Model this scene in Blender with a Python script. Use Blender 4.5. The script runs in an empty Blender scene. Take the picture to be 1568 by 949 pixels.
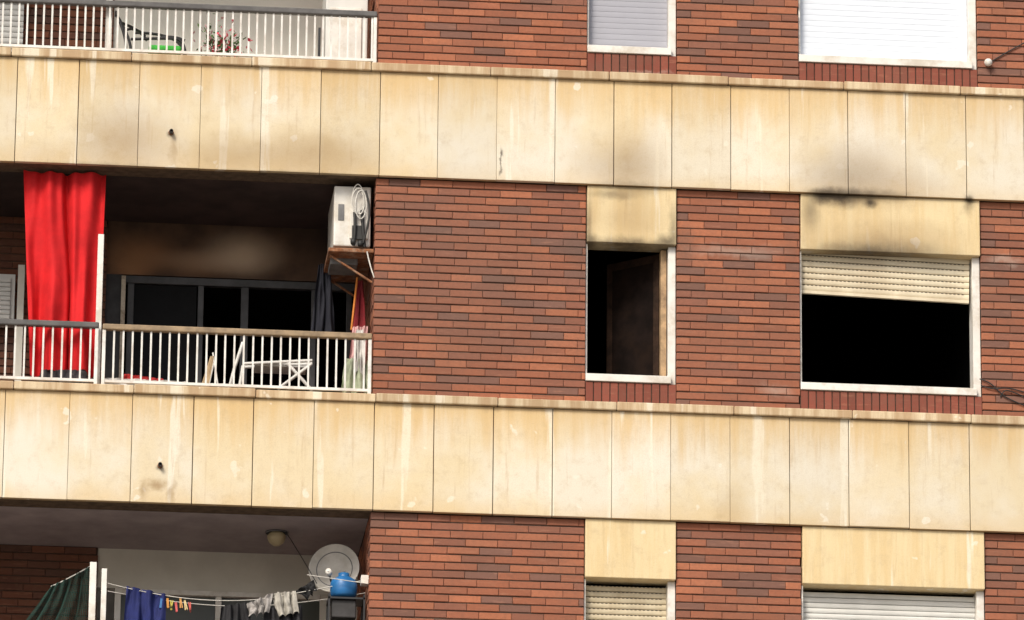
import bpy, math, random
import numpy as np
from mathutils import Vector, Matrix, noise
random.seed(7)
rnd=random.uniform
sc=bpy.context.scene
# ------------------------------------------------------------ camera (solved from the facade's panel grid)
AZ,ROLL,CX,CZ,LF,DD,EL=0.093575,0.009303,1.128632,1.735026,9.156813,50.680740,0.300396
h,H=0.975,2.851
d=Vector((math.sin(AZ)*math.cos(EL),math.cos(AZ)*math.cos(EL),math.sin(EL)))
C=Vector((CX,0,CZ))-d*DD
r=d.cross(Vector((0,0,1))).normalized();u=r.cross(d)
r2=r*math.cos(ROLL)+u*math.sin(ROLL);u2=-r*math.sin(ROLL)+u*math.cos(ROLL)
f=math.exp(LF)
cd=bpy.data.cameras.new("camera");co=bpy.data.objects.new("camera",cd);sc.collection.objects.link(co)
M=Matrix((r2,u2,-d)).transposed().to_4x4();M.translation=C
co.matrix_world=M;cd.lens=36*f/1568;cd.sensor_width=36;cd.clip_end=3000;cd.clip_start=1
sc.camera=co
def S(px,py,y):
    "survey: measured photo point on the real plane y -> (x,z) metres"
    v=d*f+r2*(px-784)-u2*(py-474.5);t=(y-C.y)/v.y;p=C+v*t
    return p.x,p.z
def SX(px,py,y):return S(px,py,y)[0]
def SZ(px,py,y):return S(px,py,y)[1]
def P(px,py,y):
    a=S(px,py,y);return (a[0],y,a[1])
# ------------------------------------------------------------ node helpers
def newmat(name):
    m=bpy.data.materials.new(name);m.use_nodes=True
    nt=m.node_tree;nt.nodes.clear()
    o=nt.nodes.new("ShaderNodeOutputMaterial");b=nt.nodes.new("ShaderNodeBsdfPrincipled")
    nt.links.new(b.outputs[0],o.inputs[0]);return m,nt,b
def setin(nt,s,v):
    if isinstance(v,bpy.types.NodeSocket):nt.links.new(v,s)
    elif isinstance(v,(tuple,list)) and s.type=='RGBA' and len(v)==3:s.default_value=(*v,1)
    else:s.default_value=v
def math_(nt,op,a,b=0.0,clamp=False):
    n=nt.nodes.new("ShaderNodeMath");n.operation=op;n.use_clamp=clamp
    setin(nt,n.inputs[0],a);setin(nt,n.inputs[1],b);return n.outputs[0]
def vm(nt,op,a,b=None):
    n=nt.nodes.new("ShaderNodeVectorMath");n.operation=op;setin(nt,n.inputs[0],a)
    if b is not None:setin(nt,n.inputs[1],b)
    return n.outputs[1] if op in('LENGTH','DOT_PRODUCT') else n.outputs[0]
def mix(nt,fac,a,b,mode='MIX'):
    n=nt.nodes.new("ShaderNodeMix");n.data_type='RGBA';n.blend_type=mode
    setin(nt,n.inputs[0],fac);setin(nt,n.inputs[6],a);setin(nt,n.inputs[7],b);return n.outputs[2]
def nz(nt,vec,scale,detail=5,rough=.6,dist=0):
    n=nt.nodes.new("ShaderNodeTexNoise");setin(nt,n.inputs['Vector'],vec)
    n.inputs['Scale'].default_value=scale;n.inputs['Detail'].default_value=detail;n.inputs['Roughness'].default_value=rough
    n.inputs['Distortion'].default_value=dist
    return n
def mr(nt,v,a,b,c=0.,e=1.,smooth=True):
    n=nt.nodes.new("ShaderNodeMapRange");n.interpolation_type='SMOOTHSTEP' if smooth else 'LINEAR'
    setin(nt,n.inputs[0],v)
    for i,q in enumerate((a,b,c,e)):n.inputs[i+1].default_value=q
    return n.outputs[0]
def pos(nt):return nt.nodes.new("ShaderNodeNewGeometry").outputs['Position']
def bump(nt,bs,height,strength,dist=.01):
    n=nt.nodes.new("ShaderNodeBump");n.inputs['Strength'].default_value=strength;n.inputs['Distance'].default_value=dist
    nt.links.new(height,n.inputs['Height']);nt.links.new(n.outputs[0],bs.inputs['Normal'])
def blobs(nt,p,lst,wob=.12,ws=5):
    n=nz(nt,p,ws,6,.65)
    off=vm(nt,'SCALE',vm(nt,'SUBTRACT',n.outputs['Color'],(.5,.5,.5)));off.node.inputs['Scale'].default_value=wob*2
    q=vm(nt,'ADD',p,off);acc=None
    for (x,z,rx,rz,s) in lst:
        a=vm(nt,'MULTIPLY',vm(nt,'SUBTRACT',q,(x,0,z)),(1/rx,0,1/rz))
        L=vm(nt,'LENGTH',a);g=math_(nt,'SUBTRACT',1.0,mr(nt,L,0.0,1.0,s,0.0))
        acc=g if acc is None else math_(nt,'MULTIPLY',acc,g)
    return math_(nt,'SUBTRACT',1.0,acc,True)
def simple(name,col,rough=.7,var=.25,scale=8,bmp=0,metal=0,dirt=None,dirtamt=.5,bs=60,spec=.5):
    m,nt,b=newmat(name);p=pos(nt)
    n=nz(nt,p,scale).outputs[0]
    c=mix(nt,mr(nt,n,.3,.7),tuple(v*(1-var) for v in col),tuple(min(v*(1+var*.5),1) for v in col))
    if dirt:
        n2=nz(nt,p,scale*.4,8,.7).outputs[0]
        c=mix(nt,math_(nt,'MULTIPLY',mr(nt,n2,.45,.65),dirtamt),c,dirt)
    setin(nt,b.inputs['Base Color'],c);b.inputs['Roughness'].default_value=rough;b.inputs['Metallic'].default_value=metal
    b.inputs['Specular IOR Level'].default_value=spec
    if bmp:bump(nt,b,nz(nt,p,bs).outputs[0],bmp)
    return m
def B(px,py,rx,rz,s,y=0):
    x,z=S(px,py,y);return (x,z,rx/185,rz/176,s)
# ------------------------------------------------------------ materials
def band_material(name,kind="panel"):
    m,nt,b=newmat(name);p=pos(nt)
    sep=nt.nodes.new("ShaderNodeSeparateXYZ");nt.links.new(p,sep.inputs[0]);z=sep.outputs[2]
    zl=math_(nt,'FLOORED_MODULO',z,H)
    cream=(.71,.605,.415);warm=(.64,.455,.225);pale=(.74,.69,.585)
    cl=nz(nt,p,.9,5,.6).outputs[0]
    base=mix(nt,mr(nt,cl,.38,.62),cream,pale)
    at=nt.nodes.new("ShaderNodeAttribute");at.attribute_name="pc"
    st=nz(nt,vm(nt,'MULTIPLY',p,(9,9,.7)),1.0,6,.65).outputs[0]
    if kind=="panel":
        top=mr(nt,math_(nt,'ADD',zl,math_(nt,'MULTIPLY',st,.85)),.85,1.38)
        base=mix(nt,math_(nt,'MULTIPLY',top,.9),base,warm)
        bot=mr(nt,math_(nt,'ADD',zl,math_(nt,'MULTIPLY',cl,.3)),.36,.12)
        base=mix(nt,math_(nt,'MULTIPLY',bot,.45),base,warm)
        drip=mr(nt,math_(nt,'ADD',zl,math_(nt,'MULTIPLY',st,.16)),.93,1.0)
        base=mix(nt,math_(nt,'MULTIPLY',drip,.45),base,(.36,.24,.13))
    elif kind=="lintel":
        base=mix(nt,mr(nt,st,.4,.65),(.74,.61,.375),(.69,.53,.29))
    else:
        base=mix(nt,mr(nt,st,.35,.6),(.68,.57,.40),(.46,.32,.19))
    ws=nz(nt,vm(nt,'MULTIPLY',p,(4.5,4.5,.3)),1.3,4,.55).outputs[0]
    base=mix(nt,math_(nt,'MULTIPLY',mr(nt,ws,.60,.65),.75),base,(.81,.76,.64))
    ds=nz(nt,vm(nt,'MULTIPLY',p,(8,8,.5)),2.1,6,.7).outputs[0]
    base=mix(nt,math_(nt,'MULTIPLY',mr(nt,ds,.56,.75),.55),base,(.47,.32,.165))
    sp=nz(nt,p,5,3,.5).outputs[0]
    base=mix(nt,math_(nt,'MULTIPLY',mr(nt,sp,.67,.70),.6),base,(.82,.78,.69))
    mot=nz(nt,p,8,7,.72).outputs[0]
    base=mix(nt,mr(nt,mot,.48,.75,0,.40),base,(.50,.38,.23))
    fine=nz(nt,p,140,4,.7).outputs[0]
    base=mix(nt,mr(nt,fine,.4,.75,.0,.28),base,(.42,.31,.20))
    base=mix(nt,1.0,base,at.outputs['Color'],'MULTIPLY')
    tan=blobs(nt,p,[B(190,215,115,75,.62),B(480,235,150,58,.62),B(350,238,130,50,.5),B(965,250,85,85,.55),B(900,250,60,60,.25),B(1310,270,140,85,.5),B(1390,285,90,40,.3),B(70,240,90,50,.25),
        B(240,742,18,14,.8),B(262,752,9,26,.6),B(222,752,10,24,.6),B(262,225,9,45,.5),B(968,335,85,50,.45),B(905,330,20,60,.35),B(1120,780,40,60,.25),B(1360,365,180,45,.55),B(1235,345,40,60,.35)],.10,4)
    base=mix(nt,tan,base,(.33,.215,.105))
    soot=blobs(nt,p,[B(1285,302,52,20,.96),B(1333,307,16,13,.95),B(1260,298,30,15,.9),B(1320,297,120,13,.62),B(1300,272,100,60,.20),B(1242,320,22,40,.5),B(1355,396,165,44,.92),B(1310,394,100,30,.7),B(1485,312,16,24,.45),B(1485,305,12,9,.9),
        B(966,377,95,22,.95),B(1022,368,30,16,.75),B(905,366,20,16,.65),B(900,345,12,60,.5),B(1032,350,12,50,.5),B(940,297,60,10,.45),B(965,286,80,14,.35),B(965,262,75,60,.14),
        B(767,248,2.5,26,.75),B(768,235,4,8,.7),B(765,262,3,10,.7),B(262,205,8,7,.8),B(245,716,8,7,.8),B(160,258,150,14,.4),B(450,268,180,10,.3)],.045,9)
    base=mix(nt,soot,base,(.036,.024,.015))
    setin(nt,b.inputs['Base Color'],base);b.inputs['Roughness'].default_value=.85
    bump(nt,b,fine,.4,.004)
    return m
M_band=band_material("precast_panel");M_lint=band_material("shutter_box_panel","lintel");M_cop=band_material("coping_stone","coping")
def brick_material(name,dark=1.0):
    m,nt,b=newmat(name);p=pos(nt)
    at=nt.nodes.new("ShaderNodeAttribute");at.attribute_name="pc"
    c=at.outputs['Color']
    n=nz(nt,p,35,6,.7).outputs[0];n2=nz(nt,vm(nt,'MULTIPLY',p,(1,1,1.6)),1.1,6,.6).outputs[0]
    c=mix(nt,mr(nt,n,.35,.75,0,.4),c,(.17,.08,.052))
    n3=nz(nt,vm(nt,'MULTIPLY',p,(6,6,40)),1.0,4,.6).outputs[0]
    c=mix(nt,mr(nt,n3,.55,.75,0,.3),c,(.46,.22,.14))
    c=mix(nt,mr(nt,n2,.40,.66,0,.36),c,(.17,.09,.065))
    s=blobs(nt,p,[B(720,420,240,190,.33),B(640,330,130,80,.28),B(1100,470,120,170,.12),B(890,380,40,60,.4),B(1045,375,26,50,.45),B(1215,385,25,50,.3),B(1515,400,30,70,.3)],.2,3)
    c=mix(nt,s,c,(.12,.085,.07))
    e=blobs(nt,p,[B(1130,380,100,14,.35),B(1190,595,40,16,.4),B(1540,395,40,12,.4),B(1000,108,60,6,.3)],.1,8)
    c=mix(nt,e,c,(.5,.42,.36))
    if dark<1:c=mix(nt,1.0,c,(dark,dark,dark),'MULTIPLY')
    setin(nt,b.inputs['Base Color'],c);b.inputs['Roughness'].default_value=.8
    b.inputs['Specular IOR Level'].default_value=.3
    bump(nt,b,n,.6,.005);return m
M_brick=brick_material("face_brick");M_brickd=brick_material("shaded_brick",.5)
M_mortar=simple("mortar",(.085,.052,.038),.95,.3,20,.3)
M_white=simple("white_aluminium",(.76,.74,.70),.5,.10,9,0,0,(.42,.34,.24),.5)
M_soil=simple("soiled_white_paint",(.66,.58,.46),.6,.2,14,0,0,(.22,.14,.08),.8)
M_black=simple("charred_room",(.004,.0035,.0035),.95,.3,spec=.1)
M_darkfr=simple("sooty_frame",(.035,.033,.035),.6,.4,10)
M_doorfr=simple("sooty_door_frame",(.055,.055,.06),.5,.5,5)
M_greyfr=simple("grey_frame",(.16,.16,.165),.5,.4,6)
M_wood=simple("charred_wood",(.035,.018,.011),.8,.5,14,.3,spec=.2)
M_ply=simple("beige_jamb",(.44,.29,.16),.7,.35,12,0,0,(.12,.07,.04),.8)
M_rail=simple("ochre_handrail",(.33,.235,.14),.6,.3,10,0,0,(.12,.08,.05),.6)
M_railg=simple("grey_handrail",(.10,.095,.095),.5,.3,10)
M_bar=simple("white_bar_paint",(.76,.75,.72),.5,.12,12,0,0,(.35,.24,.16),.35)
M_soff0=simple("grey_soffit",(.36,.31,.32),.9,.2,3,.1)
M_soff1=simple("sooty_soffit",(.045,.026,.024),.9,.4,3,.1)
M_joint=simple("panel_joint",(.12,.08,.05),.95,.4,14)
M_conc=simple("concrete",(.45,.41,.35),.9,.2,5,.2)
M_wallc=simple("cream_render",(.66,.64,.58),.9,.1,2,.1,0,(.45,.42,.37),.4)
M_wallb=simple("bright_render",(.85,.82,.74),.9,.06,2,.05)
M_rust=simple("rust",(.26,.10,.04),.85,.5,25,.4,0,(.42,.33,.25),.5)
M_rubber=simple("black_cable",(.02,.02,.02),.6,.2)
M_cable=simple("white_cable",(.62,.60,.56),.5,.2,20)
M_acw=simple("ac_casing",(.72,.70,.66),.45,.12,7,0,0,(.40,.33,.22),.5)
M_glass=simple("dark_glass",(.006,.006,.007),.5,.2,spec=.1)
def soot_wall():
    m,nt,b=newmat("smoked_render");p=pos(nt)
    n=nz(nt,p,4,6,.6).outputs[0]
    c=mix(nt,mr(nt,n,.3,.7),(.06,.034,.022),(.11,.062,.038))
    Y=1.5
    k=blobs(nt,p,[B(520,360,90,70,.85,Y),B(350,325,280,36,.85,Y)],.07,4)
    c=mix(nt,k,c,(.02,.013,.012))
    g2=blobs(nt,p,[B(215,388,75,44,.7,Y),B(200,412,50,35,.75,Y),B(300,402,120,30,.45,Y)],.05,4)
    c=mix(nt,g2,c,(.36,.18,.085))
    g=blobs(nt,p,[B(372,388,85,48,.75,Y),B(370,392,40,26,.4,Y),B(330,400,120,26,.3,Y)],.03,3)
    c=mix(nt,g,c,(.60,.46,.34))
    setin(nt,b.inputs['Base Color'],c);b.inputs['Roughness'].default_value=.9;return m
M_smoke=soot_wall()
# ------------------------------------------------------------ geometry helpers
def empty(name):
    e=bpy.data.objects.new(name,None);sc.collection.objects.link(e);return e
def mesh(name,V,F,mat,parent=None,colors=None,smooth=False,bevel=0):
    me=bpy.data.meshes.new(name);me.from_pydata(V,[],F);me.update()
    mats=mat if isinstance(mat,list) else [mat]
    for q in mats:me.materials.append(q)
    if colors is not None:
        a=me.color_attributes.new("pc",'FLOAT_COLOR','CORNER')
        arr=[]
        for fi,poly in enumerate(me.polygons):
            arr+= [*colors[fi],1.0]*poly.loop_total
        a.data.foreach_set("color",arr)
    if smooth:
        for q in me.polygons:q.use_smooth=True
    o=bpy.data.objects.new(name,me);sc.collection.objects.link(o)
    if bevel:
        b=o.modifiers.new("bevel",'BEVEL');b.width=bevel;b.segments=2;b.limit_method='ANGLE'
    if parent:o.parent=parent
    return o
class MB:
    def __init__(s):s.V=[];s.F=[];s.C=[]
    def box(s,x0,x1,y0,y1,z0,z1,c=(1,1,1),rot=None):
        k=len(s.V)
        vs=[(x0,y0,z0),(x1,y0,z0),(x1,y1,z0),(x0,y1,z0),(x0,y0,z1),(x1,y0,z1),(x1,y1,z1),(x0,y1,z1)]
        if rot:
            cx,cz,a=rot;ca,sa=math.cos(a),math.sin(a)
            vs=[(cx+(x-cx)*ca-(z-cz)*sa,y,cz+(x-cx)*sa+(z-cz)*ca) for x,y,z in vs]
        s.V+=vs
        for q in ((0,1,5,4),(1,2,6,5),(2,3,7,6),(3,0,4,7),(4,5,6,7),(3,2,1,0)):
            s.F.append(tuple(k+i for i in q));s.C.append(c)
    def make(s,name,mat,parent=None,bevel=0):
        return mesh(name,s.V,s.F,mat,parent,s.C,False,bevel)
def box(name,x0,x1,y0,y1,z0,z1,mat,parent=None,bevel=0,rot=None):
    b=MB();b.box(x0,x1,y0,y1,z0,z1,(1,1,1),rot);return b.make(name,mat,parent,bevel)
def tube(name,paths,rad,mat,parent=None,smooth=False,cyc=False):
    cu=bpy.data.curves.new(name,'CURVE');cu.dimensions='3D';cu.bevel_depth=rad;cu.bevel_resolution=3;cu.use_fill_caps=True
    for pts in paths:
        s=cu.splines.new('NURBS' if smooth else 'POLY');s.points.add(len(pts)-1)
        for i,q in enumerate(pts):s.points[i].co=(*q,1)
        if smooth:s.order_u=3;s.use_endpoint_u=True
        s.use_cyclic_u=cyc
    cu.materials.append(mat)
    o=bpy.data.objects.new(name,cu);sc.collection.objects.link(o)
    if parent:o.parent=parent
    return o
def lathe(name,prof,center,axis,mat,parent=None,n=32):
    V=[];F=[];ax=Vector(axis).normalized()
    a=ax.orthogonal().normalized();b_=ax.cross(a)
    for (rr,t) in prof:
        for i in range(n):
            an=2*math.pi*i/n
            V.append(tuple(Vector(center)+ax*t+(a*math.cos(an)+b_*math.sin(an))*rr))
    for j in range(len(prof)-1):
        for i in range(n):
            F.append((j*n+i,j*n+(i+1)%n,(j+1)*n+(i+1)%n,(j+1)*n+i))
    return mesh(name,V,F,mat,parent,None,True)
def cloth(name,TL,TR,BR,BL,y,mat,folds=4,amp=.03,parent=None,nx=50,ny=40,seed=0,sag=0.0,hem=.02,hi=.5,fine=.8):
    "hanging fabric between four (x,z) corners"
    V=[];F=[]
    for j in range(ny+1):
        t=j/ny
        for i in range(nx+1):
            s=i/nx
            x=(TL[0]*(1-s)+TR[0]*s)*(1-t)+(BL[0]*(1-s)+BR[0]*s)*t
            z=(TL[1]*(1-s)+TR[1]*s)*(1-t)+(BL[1]*(1-s)+BR[1]*s)*t
            nn=noise.noise(Vector((s*3+seed,t*1.5,seed*1.7)))
            ph=s*folds*2*math.pi+nn*2.2
            yy=y+amp*math.sin(ph)*(.55+.45*t)+amp*hi*math.sin(ph*2.3+seed)+amp*fine*noise.noise(Vector((s*7,t*3+seed,1)))
            x+=amp*.35*math.cos(ph)*(.3+.7*t)
            z-=sag*math.sin(math.pi*s)*(1-t)+hem*t*(noise.noise(Vector((s*6,seed,3)))+.5*math.sin(ph))
            V.append((x,yy,z))
    for j in range(ny):
        for i in range(nx):
            a=j*(nx+1)+i;F.append((a,a+1,a+nx+2,a+nx+1))
    return mesh(name,V,F,mat,parent,None,True)
# ------------------------------------------------------------ building
BLD=empty("apartment_building")
YB=.06
def brickcol(x,z):
    cl=noise.noise(Vector((x*1.3,z*2.5,4.)))
    q=random.random()
    if q<.07+.14*(cl>.1):c=(.195,.098,.075)
    elif q<.34:c=(.27,.106,.068)
    elif q<.80:c=(.335,.118,.065)
    else:c=(.41,.148,.078)
    k=rnd(.88,1.10)
    return tuple(v*k for v in c)
def bricks(mb,a0,a1,z0,z1,place,L=.262,phase=0,dark=1.0):
    n=round((z1-z0)/.0665);ch=(z1-z0)/n
    for j in range(n):
        x=a0-L/2*((j+phase)%2)-rnd(0,.03)
        while x<a1:
            w=L+rnd(-.010,.010)
            b0=max(x+.0016,a0+.001);b1=min(x+w-.0016,a1-.001);x+=w
            if b1-b0<.015:continue
            jy=rnd(-.0028,.0028);zz0=z0+j*ch+.005+rnd(-.0012,.0012);zz1=z0+(j+1)*ch-.005+rnd(-.0012,.0012)
            c=tuple(v*dark for v in brickcol(b0,zz0));k=len(mb.V);e=.004
            tl=rnd(-.0015,.0015)
            pts=[(b0,zz0,.03),(b1,zz0,.03),(b1,zz1,.03),(b0,zz1,.03),
                 (b0,zz0,e),(b1,zz0,e),(b1,zz1,e),(b0,zz1,e),
                 (b0+e,zz0+e,0),(b1-e,zz0+e,0),(b1-e,zz1-e,0),(b0+e,zz1-e,0)]
            for i_,(aa,zz,dd) in enumerate(pts):
                mb.V.append(place(aa,zz,dd+jy+(tl if i_>7 else 0)))
            for o1,o2 in ((0,4),(4,8)):
                for i in range(4):
                    i2=(i+1)%4
                    mb.F.append((k+o1+i,k+o1+i2,k+o2+i2,k+o2+i));mb.C.append(c)
            mb.F.append((k+8,k+9,k+10,k+11));mb.C.append(c)
front=lambda a,z,dd:(a,YB+dd,z)
side=lambda a,z,dd:(dd,a,z)
xs0=SX(897,430,YB);xs1=SX(1036,430,YB)
xl0=SX(1225,450,YB);xl1=SX(1502,450,YB)
XR=9.0;XL=-7.0;YW=1.5
zs_sill=SZ(960,585,YB);zs_lint=SZ(966,372,YB-.03)
zl_sill=SZ(1360,601,YB);zl_lint=SZ(1360,386,YB-.03)
mb=MB();mo=MB()
for s in (-1,0,1):
    z0=s*H+h;z1=(s+1)*H
    for a,b in ((0,xs0),(xs1,xl0),(xl1,XR)):
        bricks(mb,a,b,z0,z1,front,phase=int(a>0))
        mo.box(a+.009,b-.009,YB+.009,YB+.20,z0,z1)
    bricks(mb,YB+.035,YW,z0-.7,z1,side)
    for a,b,zt in ((xs0,xs1,zs_sill),(xl0,xl1,zl_sill)):
        n=round((b-a)/.0665);w=(b-a)/n
        for i in range(n):
            k=rnd(.75,1.1);c=(.25*k,.068*k,.045*k);jy=rnd(-.002,.002)
            mb.box(a+i*w+.005,a+(i+1)*w-.005,YB+.004+jy,YB+.04,z0+.004,zt+s*H-.006,c)
        mo.box(a,b,YB+.014,YB+.20,z0,zt+s*H-.002)
mb.make("brick_courses",M_brick,BLD);
mo.make("mortar_bed",M_mortar,BLD)
up=[25,120,213,307,400,491,582,671,761,850,940,1029,1119,1209,1298,1387,1479,1568]
lo=[6,105,201,295,387,480,572,664,755,846,937,1027,1118,1209,1300,1392,1485]
ju=[SX(x,155+x*.03,0) for x in up];jl=[SX(x,680+x*.035,0) for x in lo]
def ext(j):
    while j[0]>XL:j.insert(0,j[0]-.505)
    while j[-1]<XR:j.append(j[-1]+.49)
    return j
ju=ext(ju);jl=ext(jl)
pan=MB();jb=MB();cop=MB();CT=.068
for s in range(-5,4):
    js=ju if s%2 else jl
    zb=s*H
    for a,b in zip(js[:-1],js[1:]):
        g=random.choice((.0012,.0022,.0035,.0048)) ;k=rnd(.92,1.03);w=rnd(-.06,.03)
        jy=rnd(-.003,.003)
        pan.box(a+g,b-g*.6,jy,.05,zb+rnd(-.003,.003),zb+h-CT-.004,(k,k*(1+w*.3),k*(1+w)))
    jb.box(js[0],js[-1],.02,.30,zb+.006,zb+h-.02)
    x=js[0]+rnd(0,.3)
    while x<js[-1]:
        L=.98+rnd(-.02,.02);k=rnd(.88,1.04)
        cop.box(x+.002,x+L-.002,-.032+rnd(-.004,.004),.32,zb+h-CT+rnd(-.003,.003),zb+h+rnd(-.004,.004),(k,k*.98,k*.95));x+=L
pan.make("band_panels",M_band,BLD,.004);jb.make("band_backing",M_joint,BLD);cop.make("coping_stones",M_cop,BLD,.008)
for s in (-1,0,1,2):
    box("balcony_slab",XL,-.001,.302,YW+.3,s*H+.004,s*H+.22,M_soff1 if s==1 else M_soff0,BLD)
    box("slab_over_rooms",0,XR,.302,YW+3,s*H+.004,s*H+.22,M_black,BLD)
box("rear_block",XL,XR,YW+4,YW+12,-14.9,12,M_conc,BLD)
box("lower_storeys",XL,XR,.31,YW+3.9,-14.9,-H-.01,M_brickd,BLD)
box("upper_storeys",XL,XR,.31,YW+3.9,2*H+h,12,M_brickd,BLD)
for s in (-1,0,1):
    z0=s*H+.22;z1=(s+1)*H+.003
    box("balcony_side_wall",.036,.16,YB+.2,YW,z0,z1,M_mortar,BLD)
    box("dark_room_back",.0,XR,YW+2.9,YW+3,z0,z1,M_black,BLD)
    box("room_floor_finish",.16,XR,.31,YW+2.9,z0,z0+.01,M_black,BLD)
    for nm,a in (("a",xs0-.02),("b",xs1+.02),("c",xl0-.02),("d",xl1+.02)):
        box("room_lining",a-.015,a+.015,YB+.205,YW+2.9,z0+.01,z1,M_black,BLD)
Y=YW
def bw(nm,x0,x1,z0,z1,mat,y=Y,t=.12):
    return box(nm,x0,x1,y,y+t,z0,z1,mat,BLD)
xb0=SX(32,400,Y);xb1=SX(165,350,Y)
mb=MB()
for s in (-1,0,1):
    z0=s*H+.22;z1=(s+1)*H+.003
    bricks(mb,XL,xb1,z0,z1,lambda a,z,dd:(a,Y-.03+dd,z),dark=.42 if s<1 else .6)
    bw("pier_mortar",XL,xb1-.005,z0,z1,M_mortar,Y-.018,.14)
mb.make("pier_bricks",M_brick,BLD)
xd0=SX(190,420,Y);xd1=SX(545,430,Y);zd=SZ(300,424,Y)
bw("smoked_wall",xb1,.036,zd,H+.003,M_smoke)
bw("smoked_wall_end",xd1,.036,.22,zd-.002,M_smoke)
bw("door_reveal",xb1,xd0-.01,.22,zd-.002,M_darkfr)
DOOR=MB()
DOOR.box(xd0,xd1,Y-.01,Y+.05,zd-.075,zd-.01)
for px,w in ((194,10),(302,9),(368,12),(476,8),(530,8)):
    x=SX(px,500,Y);DOOR.box(x,x+w/185,Y-.005,Y+.045,.25,zd-.076)
DOOR.make("terrace_door_frame",M_doorfr,BLD,.004)
x=SX(184,500,Y);box("terrace_door_jamb",x,x+.035,Y-.03,Y+.03,.3,zd-.02,M_soil,BLD)
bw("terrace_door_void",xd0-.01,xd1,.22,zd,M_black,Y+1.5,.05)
box("terrace_door_lining",xd0-.04,xd0-.012,Y+.13,Y+1.5,.22,zd+.01,M_black,BLD)
box("terrace_door_head",xd0-.04,.036,Y+.125,Y+1.5,zd,zd+.05,M_black,BLD)
box("terrace_door_glass",SX(204,500,Y),SX(300,500,Y),Y+.02,Y+.028,.3,zd-.08,M_glass,BLD)
zc=SZ(320,905,Y);xw0=SX(176,905,Y);xw1=SX(490,905,Y)
bw("cream_wall",xb1,.036,zc,.003,M_wallc)
bw("cream_wall_end",xw1,.036,-H+.22,zc-.002,M_wallc)
W2=MB();W2.box(xw0,xw1,Y-.015,Y+.05,zc-.045,zc-.002);W2.box(xw0,xw0+.05,Y-.012,Y+.05,-H+.25,zc-.046)
x=SX(330,920,Y);W2.box(x,x+.05,Y-.012,Y+.05,-H+.25,zc-.046)
W2.make("lower_terrace_frame",M_white,BLD,.003)
box("lower_terrace_glass",xw0,xw1,Y+.03,Y+.04,-H+.22,zc-.05,simple("greenish_glass",(.05,.055,.045),.3,.3,2),BLD)
bw("bright_wall",xb1,.036,H+.22,2*H+.003,M_wallb)
# ------------------------------------------------------------ windows
def slats(name,x0,x1,z0,z1,y,mat,pitch=.045,rot=0,parent=BLD,slots=False,dep=1.0):
    n=max(1,int(round((z1-z0)/pitch)));ph=(z1-z0)/n
    V=[];F=[];cx=(x0+x1)/2;cz=z1
    def add(x,yy,z):
        ca,sa=math.cos(rot),math.sin(rot)
        V.append((cx+(x-cx)*ca-(z-cz)*sa,yy,cz+(x-cx)*sa+(z-cz)*ca))
    for j in range(n):
        k=len(V)
        prof=[(-.008,.0),(0.004,.06),(.008,.3),(.0085,.6),(.005,.90),(-.008,.93)]
        if dep<1:prof=[(.0035,0),(.0058,.08),(.0065,.3),(.0065,.6),(.0055,.92),(.0035,1.0)]
        for dy,t in prof:
            zz=z0+(j+t)*ph
            add(x0,y-dy,zz);add(x1,y-dy,zz)
        for i in range(len(prof)-1):
            F.append((k+2*i,k+2*i+1,k+2*i+3,k+2*i+2))
    o=mesh(name,V,F,mat,parent)
    b=MB();rr=(cx,cz,rot);b.box(x0,x1,y+.009,y+.014,z0,z1,(1,1,1),rr);b.make(name+"_core",M_darkfr,parent)
    if slots:
        b=MB()
        for j in range(n):
            xx=x0+.03
            while xx<x1-.04:
                b.box(xx,xx+.018,y-.0088,y-.005,z0+(j+.80)*ph,z0+(j+.88)*ph,(1,1,1),rr);xx+=.034
        b.make(name+"_slots",M_darkfr,parent)
    return o
M_shy=simple("yellowed_shutter",(.60,.52,.37),.55,.15,5,0,0,(.36,.27,.15),.5)
M_shc=simple("cream_shutter",(.72,.64,.48),.5,.1,4,0,0,(.48,.38,.25),.5)
M_shg=simple("grey_shutter",(.66,.66,.64),.5,.1,4)
M_shw=simple("white_shutter",(.72,.77,.86),.5,.03,2,spec=.2)
M_fros=simple("lilac_blind",(.36,.365,.42),.5,.06,2)
for s in (-1,0,1):
    o_=s*H
    for nm,a,b,zl in (("a",xs0,xs1,zs_lint),("b",xl0,xl1,zl_lint)):
        q=MB();q.box(a+.006,b-.006,YB-.03,YB+.2,zl+o_,H+o_-.004);q.make("shutter_box",M_lint,BLD,.006)
    q=MB()
    for a,b,zs,zl in ((xs0,xs1,zs_sill,zs_lint),(xl0,xl1,zl_sill,zl_lint)):
        q.box(a+.002,b-.045,YB-.012,YB+.2,zs+o_,zs+o_+.062)
        q.box(b-.066,b-.004,YB+.03,YB+.2,zs+o_+.001,zl+o_-.001)
        q.box(a+.002,a+.018,YB+.03,YB+.2,zs+o_+.064,zl+o_-.001)
    q.make("window_frame",M_white,BLD,.004)
slats("upper_blind",xs0+.02,xs1-.068,H+zs_sill+.062,H+zs_lint,YB+.12,M_fros,.05,dep=.3)
slats("upper_shutter",xl0+.02,xl1-.068,H+zl_sill+.062,H+zl_lint,YB+.12,M_shw,.05,dep=.3)
slats("lower_small_shutter",xs0+.02,xs1-.068,-H+zs_sill+.062,-H+zs_lint-.03,YB+.12,M_shy,.047,0,BLD,True)
slats("lower_large_shutter",xl0+.02,xl1-.068,-H+zl_sill+.062,-H+zl_lint-.03,YB+.12,M_shg,.045)
zb=SZ(1356,452,YB+.1)
slats("slipped_shutter",xl0+.015,xl1-.075,zb,zl_lint+.03,YB+.10,M_shc,.05,-math.radians(1.5),BLD,True)
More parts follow.
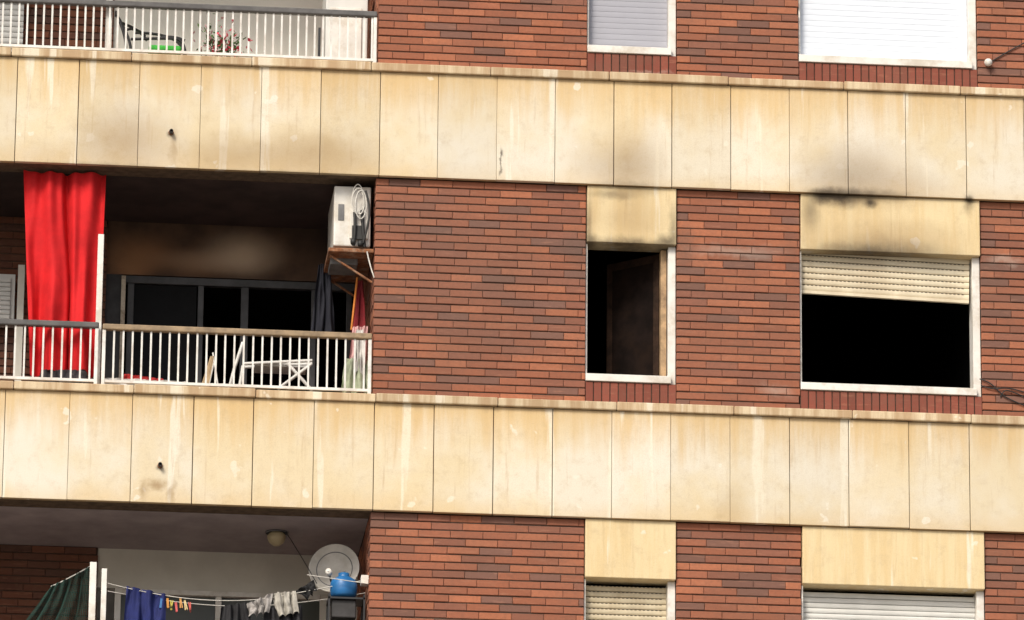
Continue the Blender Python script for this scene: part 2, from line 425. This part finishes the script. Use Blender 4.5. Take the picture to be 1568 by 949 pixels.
box("slipped_shutter_bar",xl0+.015,xl1-.075,YB+.085,YB+.115,zb-.03,zb-.002,M_shc,BLD,.003,((xl0+xl1-.06)/2,zl_lint+.03,-math.radians(1.5)))
hx=xs1-.07;zc0=zs_sill+.07;zc1=zs_lint-.01
box("casement_jamb",hx-.05,hx-.002,YB+.10,YB+.2,zc0,zc1,M_ply,BLD,.004)
ca=MB();Wd=.52
ang=math.radians(42)
def sash(mbx,a0,a1,z0,z1,t=.035):
    k=len(mbx.V)
    hxx=hx-.055;hy=YB+.22
    dx=-math.cos(ang);dy=math.sin(ang);nx_=math.sin(ang);ny_=math.cos(ang)
    for tt in (0,t):
        for aa,zz in ((a0,z0),(a1,z0),(a1,z1),(a0,z1)):
            mbx.V.append((hxx+dx*aa+nx_*tt,hy+dy*aa+ny_*tt,zz))
    for q in ((0,1,2,3),(4,5,6,7),(0,1,5,4),(1,2,6,5),(2,3,7,6),(3,0,4,7)):
        mbx.F.append(tuple(k+i for i in q));mbx.C.append((1,1,1))
sash(ca,0,.05,zc0,zc1);sash(ca,Wd-.05,Wd,zc0,zc1);sash(ca,.05,Wd-.05,zc0,zc0+.06);sash(ca,.05,Wd-.05,zc1-.06,zc1)
ca.make("casement_sash",M_wood,BLD,.004)
cg=MB();sash(cg,.05,Wd-.05,zc0+.06,zc1-.06,.006)
cg.make("casement_pane",simple("sooted_glass",(.010,.006,.005),.7,.5,7,0,0,(.02,.011,.007),.5,spec=.08),BLD)
# ------------------------------------------------------------ railings
def railing(name,pxa,pxb,zt,zb,railmat,y=.06,sp=.0755,th=.05):
    e=empty(name);b=MB();x=pxa+.02
    while x<pxb-.01:
        b.box(x-.0075,x+.0075,y-.0075,y+.0075,zb+.02,zt-th+.002);x+=sp+rnd(-.002,.002)
    b.box(pxa,pxb,y-.012,y+.012,zb,zb+.022)
    b.make("balusters",M_bar,e)
    c=MB();c.box(pxa,pxb,y-.028,y+.032,zt-th,zt);c.make("handrail",railmat,e,.01)
    p=MB();
    for xx in (pxa,pxb-.03):p.box(xx,xx+.028,y-.016,y+.018,zb-.06,zt-th)
    p.make("posts",M_bar,e,.003);return e
zr=SZ(400,505,.06);zrb=SZ(400,594,.06)
xp=SX(156,540,.06)
railing("balcony_railing",xp,-.012,zr,zrb,M_rail)
railing("balcony_railing",XL,xp-.03,zr+.01,zrb,M_railg)
ztr=SZ(400,11,.06)
railing("balcony_railing",XL,-.012,ztr,H+zrb,M_railg,sp=.068)
railing("balcony_railing",XL,-.012,ztr-2*H,-H+zrb,M_railg)
for (px,pa,pb,w,ny) in ((168,-10,82,10,.12),(155,358,592,9,.12),(160,870,960,8,.12),(143,860,960,10,.14)):
    x,z1=S(px-w/2,pa,ny);z0=SZ(px,pb,ny)
    box("divider_post",x,x+w/185,ny,ny+.04,z0-.1,z1,M_white,BLD,.004)
# ------------------------------------------------------------ red curtain
M_red=simple("red_fabric",(.60,.018,.022),.8,.15,6,.12,bs=250,spec=.2)
yc=.2
cloth("red_curtain",S(35,260,yc),S(163,266,yc),S(150,572,yc),S(42,572,yc),yc,M_red,2.4,.062,None,120,90,2,.014,.02,.30,.8)
# ------------------------------------------------------------ air conditioner on the side wall
AC=empty("air_conditioner")
ya=.16;ax0,az1=S(512,284,ya);ax1,az0=S(567,378,ya)
box("casing",ax0,ax1,ya,ya+.75,az0,az1,M_acw,AC,.012)
box("end_cover",ax0+.13,ax1-.02,ya-.022,ya+.01,az0+.06,az0+.30,M_acw,AC,.008)
box("valve_block",ax0+.15,ax1-.06,ya-.04,ya-.02,az0+.05,az0+.17,M_rubber,AC,.004)
q=MB();q.box(ax0+.035,ax0+.085,ya-.006,ya+.01,az0+.22,az0+.36)
q.make("terminal_cover",M_greyfr,AC,.003)
ccx,ccz=S(549,312,ya)
loops=[]
for k in range(4):
    pts=[]
    for i in range(25):
        a=2*math.pi*i/24+k
        pts.append((ccx+(.046+.012*math.sin(k*2.1))*math.cos(a)+.008*k-.01,ya-.05-.012*k,ccz+(.115+.018*math.cos(k*1.7))*math.sin(a)-.018*k+.02))
    loops.append(pts)
tube("cable_coil",loops,.005,M_cable,AC,True)
tube("hose_loop",[[P(560,292,.1),P(567,315,.08),P(564,345,.08),P(556,372,.1)]],.009,M_rubber,AC,True)
tube("pipes",[[P(543,325,.11),P(545,350,.1),P(541,376,.12)],[P(554,322,.11),P(556,352,.1),P(558,378,.12)]],.014,M_rubber,AC,True)
for i,(px,py) in enumerate(((541,369),(552,372))):
    x,z=S(px,py,.09);lathe("pipe_union_%d"%(i+1),[(0,0),(.02,0),(.024,.02),(.02,.045),(0,.045)],(x,.11,z-.02),(0,0,1),M_rubber,AC,12)
tube("pipe_tail",[[P(562,385,.12),P(566,405,.12),P(573,425,.1)]],.006,M_cable,AC,True)
SH=empty("wall_shelf")
sx0,sz1=S(503,379,.12);sx1,sz0=S(577,389,.12)
box("board",sx0,-.004,.12,.95,sz0+.01,sz0+.045,M_rust,SH,.006)
tube("brackets",[[(sx0+.02,.2,sz0),(-.01,.2,sz0-.22)],[(sx0+.02,.8,sz0),(-.01,.8,sz0-.22)]],.010,M_rust,SH)
q=MB();q.box(S(506,393,.3)[0],S(548,393,.3)[0],.3,.6,S(506,404,.3)[1],S(506,394,.3)[1])
q.make("tray",M_greyfr,SH,.005)
# ------------------------------------------------------------ things on the burnt balcony
def cl(name,p,y,col,folds=3,amp=.02,seed=1,rough=.85,**k):
    m=simple(name+"_fabric",col,rough,.25,12,.2)
    return cloth(name,*[S(a,b,y) for a,b in p],y,m,folds,amp,None,24,24,seed,**k)
cl("navy_jacket",((487,405),(505,402),(512,512),(474,508)),.7,(.009,.010,.02),2,.03,3)
cl("red_towel",((545,430),(556,430),(560,520),(535,515)),.5,(.22,.012,.02),2,.02,4)
tube("folded_parasol",[[P(547,425,.45),P(538,505,.4)]],.009,simple("orange_cloth",(.6,.2,.03),.7))
cl("pink_shirt",((540,500),(563,500),(560,560),(533,555)),.3,(.62,.36,.36),2,.02,5)
cl("green_bag",((528,548),(568,552),(572,603),(520,600)),.28,(.50,.56,.40),3,.03,6)
cl("white_cloth",((545,505),(556,505),(556,575),(541,570)),.27,(.7,.68,.66),2,.02,8)
FC=empty("folding_chair")
M_chair=simple("white_chair_tube",(.7,.69,.67),.4,.15,10)
tube("frame",[[P(350,598,.5),P(360,560,.5),P(372,524,.5)],[P(366,598,.7),P(372,560,.7)],[P(372,557,.5),P(478,552,.5)],[P(372,562,.75),P(478,557,.75)],
   [P(425,596,.5),P(476,558,.5)],[P(478,598,.5),P(440,556,.5)]],.014,M_chair,FC)
box("seat_slat",SX(390,556,.52),SX(470,556,.52),.52,.74,SZ(400,560,.52),SZ(400,556,.52),M_chair,FC,.004)
cl("scorched_board",((322,545),(328,545),(318,598),(305,598)),.55,(.45,.33,.2),1,.004,2,hem=0)
cl("laundry_heap",((160,578),(284,584),(288,603),(158,600)),.16,(.62,.6,.58),9,.02,5)
cl("red_cloth",((190,572),(250,580),(250,592),(185,590)),.22,(.5,.03,.03),5,.02,9)
cl("dark_rags",((62,566),(132,566),(136,592),(58,590)),.14,(.05,.045,.05),6,.02,12)
tube("washing_rack",[[P(330,545,.8),P(318,598,.8)],[P(326,540,.8),P(335,598,.7)],[P(300,590,.7),P(345,588,.7)]],.007,M_chair)
box("neighbour_shutter_box",SX(-30,416,1.3),SX(24,416,1.3),1.3,1.42,SZ(0,495,1.3),SZ(0,419,1.3),M_shg,BLD,.004)
slats("neighbour_shutter",SX(-30,440,1.28),SX(16,440,1.28),SZ(0,495,1.28),SZ(0,425,1.28),1.28,M_shg,.04)
x=SX(27,440,1.2);box("neighbour_pole",x,x+.055,1.2,1.24,.3,SZ(27,405,1.2),M_wallc,BLD)
# ------------------------------------------------------------ upper balcony things
x0=SX(-60,30,1.35);x1=SX(36,30,1.35)
slats("neighbour_upper_shutter",x0,x1,H+.4,2*H-.4,1.35,M_shg,.05)
CH=empty("garden_chair")
M_blk=simple("black_metal",(.02,.02,.022),.4,.2)
yq=.6
tube("frame",[[P(180,25,yq),P(196,60,yq),P(192,84,yq)],[P(180,25,yq+.4),P(203,62,yq+.4),P(200,84,yq+.4)],[P(178,24,yq),P(178,18,yq+.4)],
  [P(200,60,yq),P(250,58,yq),P(283,60,yq),P(284,84,yq)],[P(205,50,yq+.45),P(280,50,yq+.45),P(282,84,yq+.45)],
  [P(186,35,yq),P(215,45,yq+.2),P(225,62,yq+.2)],[P(190,48,yq),P(205,38,yq+.1),P(222,55,yq+.2)],[P(240,60,yq),P(262,52,yq),P(283,62,yq)]],.012,M_blk,CH,True)
box("cushion",SX(228,70,yq),SX(278,70,yq),yq,yq+.45,SZ(250,78,yq),SZ(250,68,yq),simple("green_cushion",(.05,.42,.05),.8),CH,.02)
PL=empty("flowering_plant")
def leaves(name,c,rx,rz,n,size,mat,parent,seed):
    rg=random.Random(seed);V=[];F=[]
    for i in range(n):
        p=Vector((c[0]+rg.gauss(0,rx*.5),c[1]+rg.gauss(0,.08),c[2]+rg.gauss(0,rz*.5)))
        a=Vector((rg.uniform(-1,1),rg.uniform(-1,1),rg.uniform(-1,1))).normalized();b_=a.orthogonal().normalized()
        s=size*rg.uniform(.6,1.3);k=len(V)
        V+=[tuple(p),tuple(p+a*s*.5+b_*s*.3),tuple(p+a*s),tuple(p+a*s*.5-b_*s*.3)];F.append((k,k+1,k+2,k+3))
    return mesh(name,V,F,mat,parent)
pc=P(343,72,.3)
leaves("foliage",pc,.16,.11,150,.05,simple("leaf",(.08,.18,.045),.6,.5,30),PL,1)
leaves("foliage_tall",P(322,60,.3),.07,.16,40,.045,simple("leaf_b",(.12,.2,.07),.6,.5,30),PL,5)
leaves("blossoms",P(345,68,.2),.17,.12,75,.045,simple("petal",(.70,.05,.10),.6,.3,30),PL,2)
leaves("pale_blossoms",P(330,60,.2),.15,.16,45,.04,simple("petal_w",(.8,.5,.52),.6,.3,30),PL,3)
tube("stems",[[P(335,92,.3),P(325,65,.3),P(313,42,.3)],[P(345,92,.3),P(352,70,.3),P(368,58,.3)],[P(340,92,.3),P(338,60,.3)]],.004,simple("stem",(.1,.12,.04),.7),PL,True)
lathe("pot",[(0,0),(.08,0),(.11,.2),(.115,.2),(.115,.22),(.1,.22)],(pc[0],.3,pc[2]-.36),(0,0,1),simple("terracotta",(.35,.13,.07),.8),PL)
CB=empty("storage_cabinet")
yk=.5;x0,z1=S(500,-30,yk);x1=-.06
z0=H+.25
box("body",x0,x1,yk,yk+.5,z0,z1,M_shg,CB,.01)
box("door_leaf",x0+.03,x1-.05,yk-.015,yk,z0+.03,SZ(530,12,yk),M_white,CB,.006)
box("side_strip",x0-.06,x0-.04,yk,yk+.03,z0,SZ(490,42,yk),M_blk,CB)
# ------------------------------------------------------------ lower balcony things
LM=empty("ceiling_lamp")
lc=P(424,800,.8);lz=.004
lathe("globe",[(.0,-.12),(.03,-.115),(.06,-.09),(.075,-.055),(.075,-.03),(.06,-.01)],(lc[0],.8,lz),(0,0,1),simple("opal_globe",(.50,.42,.26),.4,.1),LM)
lathe("base",[(.09,-.012),(.095,0),(.0,0)],(lc[0],.8,lz-.003),(0,0,1),M_greyfr,LM)
tube("hanging_wire",[[P(432,806,.8),P(455,840,.6),P(485,893,.35)]],.004,M_rubber,None,True)
DI=empty("satellite_dish")
dc=Vector(P(513,873,.6));axis=Vector((-.25,-1,.12)).normalized()
R=.205
lathe("reflector",[(R*i/10,.05*(i/10)**2-.0) for i in range(11)]+[(R+.006,.052),(R,.045)],dc,axis,simple("dish_paint",(.60,.58,.54),.5,.15,8,0,0,(.34,.3,.22),.4),DI,48)
lathe("rim_ring",[(R*.70,.026),(R*.72,.030),(R*.74,.028)],dc,axis,M_greyfr,DI,48)
ft=dc+axis*.3+Vector((0,0,-.12))
tube("feed_arm",[[tuple(dc+Vector((0,0,-R))),tuple(ft)]],.009,M_greyfr,DI)
lathe("feed_horn",[(0,0),(.025,0),(.025,.05),(.0,.06)],ft,-axis,M_white,DI,16)
tube("wall_mount",[[tuple(dc-axis*.02),tuple(dc+Vector((.1,.15,-.05))),(-.0,.8,dc.z-.05)]],.015,M_greyfr,DI)
GB=empty("camping_gas_bottle")
gc=P(526,912,.35)
M_blue=simple("blue_enamel",(.02,.15,.40),.4,.2,8)
lathe("body",[(0,0),(.085,0),(.105,.02),(.11,.06),(.11,.11),(.10,.145),(.06,.17),(.03,.178),(0,.18)],(gc[0],.35,gc[2]-.02),(0,0,1),M_blue,GB)
lathe("collar",[(.045,.17),(.045,.205),(.04,.205),(.04,.17)],(gc[0],.35,gc[2]-.02),(0,0,1),M_blue,GB)
lathe("valve",[(0,.17),(.012,.17),(.012,.225),(0,.225)],(gc[0],.35,gc[2]-.02),(0,0,1),M_greyfr,GB,12)
ST=empty("shelf_stand")
q=MB()
for zz in (.03,.26,.5):
    q.box(gc[0]-.13,gc[0]+.17,.25,.5,gc[2]-.02-zz,gc[2]-.005-zz)
for xx in (gc[0]-.13,gc[0]+.155):
    for yy in (.25,.485):q.box(xx,xx+.015,yy,yy+.015,gc[2]-.9,gc[2]-.01)
q.make("frame",M_blk,ST)
box("meter_box",SX(553,895,.2),SX(565,895,.2),.2,.3,SZ(555,893,.2),SZ(555,880,.2),M_white,ST,.003)
box("basket",gc[0]-.1,gc[0]+.1,.28,.45,gc[2]-.2,gc[2]-.05,M_darkfr,ST,.01)
LN=empty("clothes_line")
yl=.3
tube("cords",[[P(165,893,yl),P(250,915,yl),P(380,922,yl),P(470,905,yl),P(575,885,yl)],[P(165,905,yl+.25),P(300,930,yl+.25),P(460,926,yl+.25),P(575,905,yl+.25)],[P(470,880,.2),P(580,896,.2)]],.0035,M_cable,LN,True)
pg=[(256,(.7,.3,.05)),(262,(.7,.6,.1)),(269,(.6,.1,.1)),(276,(.7,.35,.1)),(283,(.75,.6,.3)),(290,(.6,.1,.08)),(246,(.05,.2,.5))]
for i,(px,c) in enumerate(pg):
    x,z=S(px,922+(i%3)*3,yl);q=MB();q.box(x-.005,x+.003,yl-.015,yl+.01,z-.05,z+.03,(1,1,1),(x,z,rnd(-.3,.3)));q.box(x+.004,x+.012,yl-.015,yl+.01,z-.05,z+.03,(1,1,1),(x,z,rnd(-.3,.3)))
    q.make("peg_%d"%(i+1),simple("peg_plastic_%d"%i,c,.5),LN)
cl("blue_towel",((193,897),(254,910),(250,1010),(185,1005)),yl,(.01,.018,.12),3,.03,3)
cl("black_trousers",((338,928),(382,922),(385,1000),(330,1000)),yl,(.015,.015,.018),3,.03,4)
cl("grey_shirt",((376,925),(418,908),(410,940),(380,944)),yl-.02,(.34,.32,.31),3,.03,5)
cl("beige_shirt",((416,908),(452,905),(456,940),(424,944)),yl-.02,(.42,.40,.36),3,.03,6)
cl("dark_shorts",((404,932),(462,928),(465,1000),(400,1000)),yl+.03,(.03,.03,.035),3,.03,7)
cl("black_sock",((452,905),(480,888),(484,905),(470,918)),yl,(.01,.01,.012),2,.02,8)
net=cloth("green_net",*[S(a,b,.5) for a,b in ((78,898),(142,866),(140,1000),(10,985))],.5,simple("net_cord",(.015,.05,.04),.9,.3),3,.04,None,44,40,9)
wm=net.modifiers.new("strands",'WIREFRAME');wm.thickness=.0055
tube("net_edge_cord",[[P(78,898,.5),P(110,884,.48),P(146,862,.5)]],.005,M_cable,None,True)
# ------------------------------------------------------------ facade bits
def spout(px,py):
    e=empty("drain_spout");x,z=S(px,py,0)
    lathe("pipe",[(.012,0),(.016,0),(.016,.05),(.012,.05),(.012,.0)],(x,-.005,z),(0,-1,0),M_darkfr,e,16)
    lathe("flange",[(.016,.008),(.022,.006),(.022,0)],(x,-.002,z),(0,-1,0),M_rust,e,16)
spout(262,203);spout(245,713)
WL=empty("wall_light")
wx,wz=S(1512,98,YB)
lathe("bulb",[(0,.075),(.018,.072),(.03,.06),(.034,.045),(.03,.03),(.018,.02)],(wx,YB,wz),(0,-1,0),M_white,WL,20)
lathe("base",[(.022,.02),(.022,0)],(wx,YB,wz),(0,-1,0),M_greyfr,WL,16)
tube("facade_cable",[[P(1515,96,YB-.01),P(1540,80,YB-.01),P(1575,62,YB-.02)],
  [P(1500,580,YB-.01),P(1515,584,YB-.02),P(1530,600,YB-.02),P(1545,612,YB-.015),P(1580,625,YB-.01)],[P(1502,590,YB-.01),P(1520,597,YB-.02),P(1545,592,YB-.02),P(1580,604,YB-.01)],
  [P(1532,608,YB-.01),P(1536,596,YB-.02),P(1552,600,YB-.02),P(1580,612,YB-.01)]],.005,M_rubber,None,True)
# ------------------------------------------------------------ ground
bpy.ops.mesh.primitive_plane_add(size=3000,location=(0,0,-14.9));g=bpy.context.object;g.name="ground"
g.data.materials.append(simple("pale_bounce_ground",(.26,.235,.20),.9,.2,2,.2))  # unseen ground, coloured pale to bounce warm light up at the building
# ------------------------------------------------------------ light
sel=math.radians(40);sv=Vector((-.5,-.86,0)).normalized()*math.cos(sel)+Vector((0,0,math.sin(sel)))
sd=bpy.data.lights.new("sun",'SUN');sd.energy=2.75;sd.angle=math.radians(18);sd.color=(1,.91,.76)
so=bpy.data.objects.new("sun",sd);sc.collection.objects.link(so);so.rotation_euler=sv.to_track_quat('Z','Y').to_euler()
w=bpy.data.worlds.new("World");sc.world=w;w.use_nodes=True;nt=w.node_tree
bg=nt.nodes['Background'];sk=nt.nodes.new("ShaderNodeTexSky");sk.sky_type='NISHITA';sk.sun_disc=False
sk.sun_elevation=sel;sk.sun_rotation=math.atan2(sv.x,sv.y);sk.dust_density=4
hs=nt.nodes.new("ShaderNodeHueSaturation");hs.inputs['Saturation'].default_value=.6
nt.links.new(sk.outputs[0],hs.inputs['Color']);nt.links.new(hs.outputs[0],bg.inputs[0]);bg.inputs[1].default_value=.135
sc.view_settings.view_transform='Standard';sc.view_settings.look='None';sc.view_settings.exposure=0
